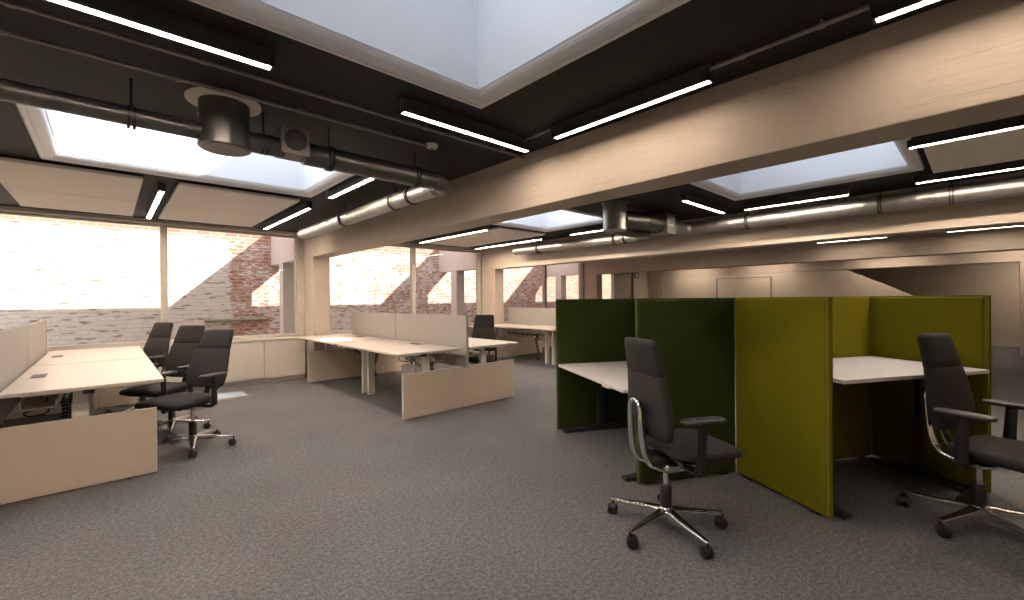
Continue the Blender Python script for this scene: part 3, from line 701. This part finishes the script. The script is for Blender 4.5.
    # armrests
    for s1 in (-1, 1):
        ar = MB().tube([(.03, s1 * .10, .395), (.03, s1 * .225, .392), (.032, s1 * .252, .41), (.035, s1 * .256, .50), (.045, s1 * .256, .655)], [.018, .018, .020, .019, .017], 12, flat=(1.5, .8)).build('armrest', 'plastic', t)
        rings = []
        for x, w in ((-.07, .05), (-.065, .075), (-.04, .088), (.07, .090), (.14, .084), (.162, .064), (.166, .045)):
            rings.append([Vector((x, s1 * .256 + py, .668 + pz)) for py, pz in superellipse(20, w / 2, .014 if -.06 < x < .15 else .010, 3)])
        MB().loft(rings).build('arm_pad', 'pad', ar)
    return t
chair0 = make_chair(); fc = [True]
def place_chair(x, y, ang, label, base=29.3, lean=0):
    o = chair0 if fc[0] else copy_tree(chair0); fc[0] = False
    o.location = (x, y, 0); o.rotation_euler = (0, 0, math.radians(ang)); tag(o, label, 'office chair', 'black swivel office chairs')
    for c in o.children:
        if lean and c.name.split('.')[0] in ('backrest', 'headrest', 'spine'):
            R_ = Matrix.Translation((-.08, 0, .40)) @ Matrix.Rotation(math.radians(-lean), 4, 'Y') @ Matrix.Translation((.08, 0, -.40)); c.matrix_basis = R_
        if c.name.split('.')[0] == 'leg': c.rotation_euler = (0, 0, math.radians(base - ang))
place_chair(2.31, 1.223, -28, 'black swivel chair seen from behind in front of the dark green booth')
place_chair(3.575, .02, -111, 'black swivel chair in front of the olive booth at the right edge', 9.7, 3)
place_chair(.55, 4.80, -142, 'black swivel chair nearest of the three at the left desks', 46.6, 13)
place_chair(.47, 5.60, -142, 'black swivel chair in the middle of the three at the left desks', 46.6, 8)
place_chair(.30, 6.80, -150, 'black swivel chair nearest the window of the three at the left desks', 20, 8)
place_chair(4.07, 5.08, -152, 'black swivel chair behind the divider screen of the middle bench')

# ------------------------------------------------------------------ outside
YB = 10.05
struct(MB().prism([(YB + .01, .92), (YB - .07, .92), (YB - .08, .965), (YB + .01, .99)], 'x', 1.35, 2.42).build('ledge', 'moss', bevel=.01))
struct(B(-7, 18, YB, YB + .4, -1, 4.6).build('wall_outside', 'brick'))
struct(B(-7, 18, YW + .12, YB, -.4, -.2).build('ground', 'ground'))
for x in OUTX:
    struct(B(x, x + BW, YW + .12, YB, 2.06, 2.80).build('beam_outside', 'ext_concrete'))
    struct(B(x + .01, x + BW - .01, 9.25, 9.50, -.2, 2.06).build('column_outside', 'ext_concrete'))

struct(B(-4, 14, YS - .2, -.10, ZROOF, 5.7).build('rooftop_sun_block', 'sun_block'))  # unseen block added to keep sun off the two near skylights

# ------------------------------------------------------------------ light, sky
sd = Vector((-1.07, .96, -1.0)).normalized()
su = bpy.data.lights.new('sun', 'SUN'); su.energy = 17.5; su.angle = math.radians(.6); su.color = (1, .95, .88)
so = bpy.data.objects.new('sun', su); COL.objects.link(so); so.rotation_euler = sd.to_track_quat('-Z', 'Y').to_euler(); so.location = (6, -6, 9)
w = bpy.data.worlds.new('sky'); SC.world = w; w.use_nodes = True; bg = w.node_tree.nodes['Background']
bg.inputs[0].default_value = (.90, .94, 1.0, 1); bg.inputs[1].default_value = 3.0

# ------------------------------------------------------------------ camera
f, yaw, pit, rol = 436.04, .748067, -.000911, -.009874
dv = Vector((math.sin(yaw) * math.cos(pit), math.cos(yaw) * math.cos(pit), math.sin(pit)))
r0 = Vector((math.cos(yaw), -math.sin(yaw), 0)); u0 = r0.cross(dv)
r = r0 * math.cos(rol) + u0 * math.sin(rol); u = -r0 * math.sin(rol) + u0 * math.cos(rol)
cd = bpy.data.cameras.new('camera'); cd.sensor_width = 36; cd.lens = f / 1024 * 36; cd.clip_start = .05; cd.clip_end = 200
co = bpy.data.objects.new('camera', cd); COL.objects.link(co)
co.matrix_world = Matrix(((r.x, u.x, -dv.x, 0), (r.y, u.y, -dv.y, 0), (r.z, u.z, -dv.z, 1.3), (0, 0, 0, 1)))
SC.camera = co

SC.view_settings.view_transform = 'Standard'; SC.view_settings.look = 'None'
SC.view_settings.exposure = 0.38; SC.view_settings.gamma = 1.0; SC.view_settings.use_curve_mapping = False
SC.cycles.use_denoising = True
SC.cycles.max_bounces = 10; SC.cycles.diffuse_bounces = 5; SC.cycles.glossy_bounces = 4; SC.cycles.transparent_max_bounces = 12
SC.cycles.caustics_reflective = False; SC.cycles.caustics_refractive = False
SC.cycles.sample_clamp_indirect = 8
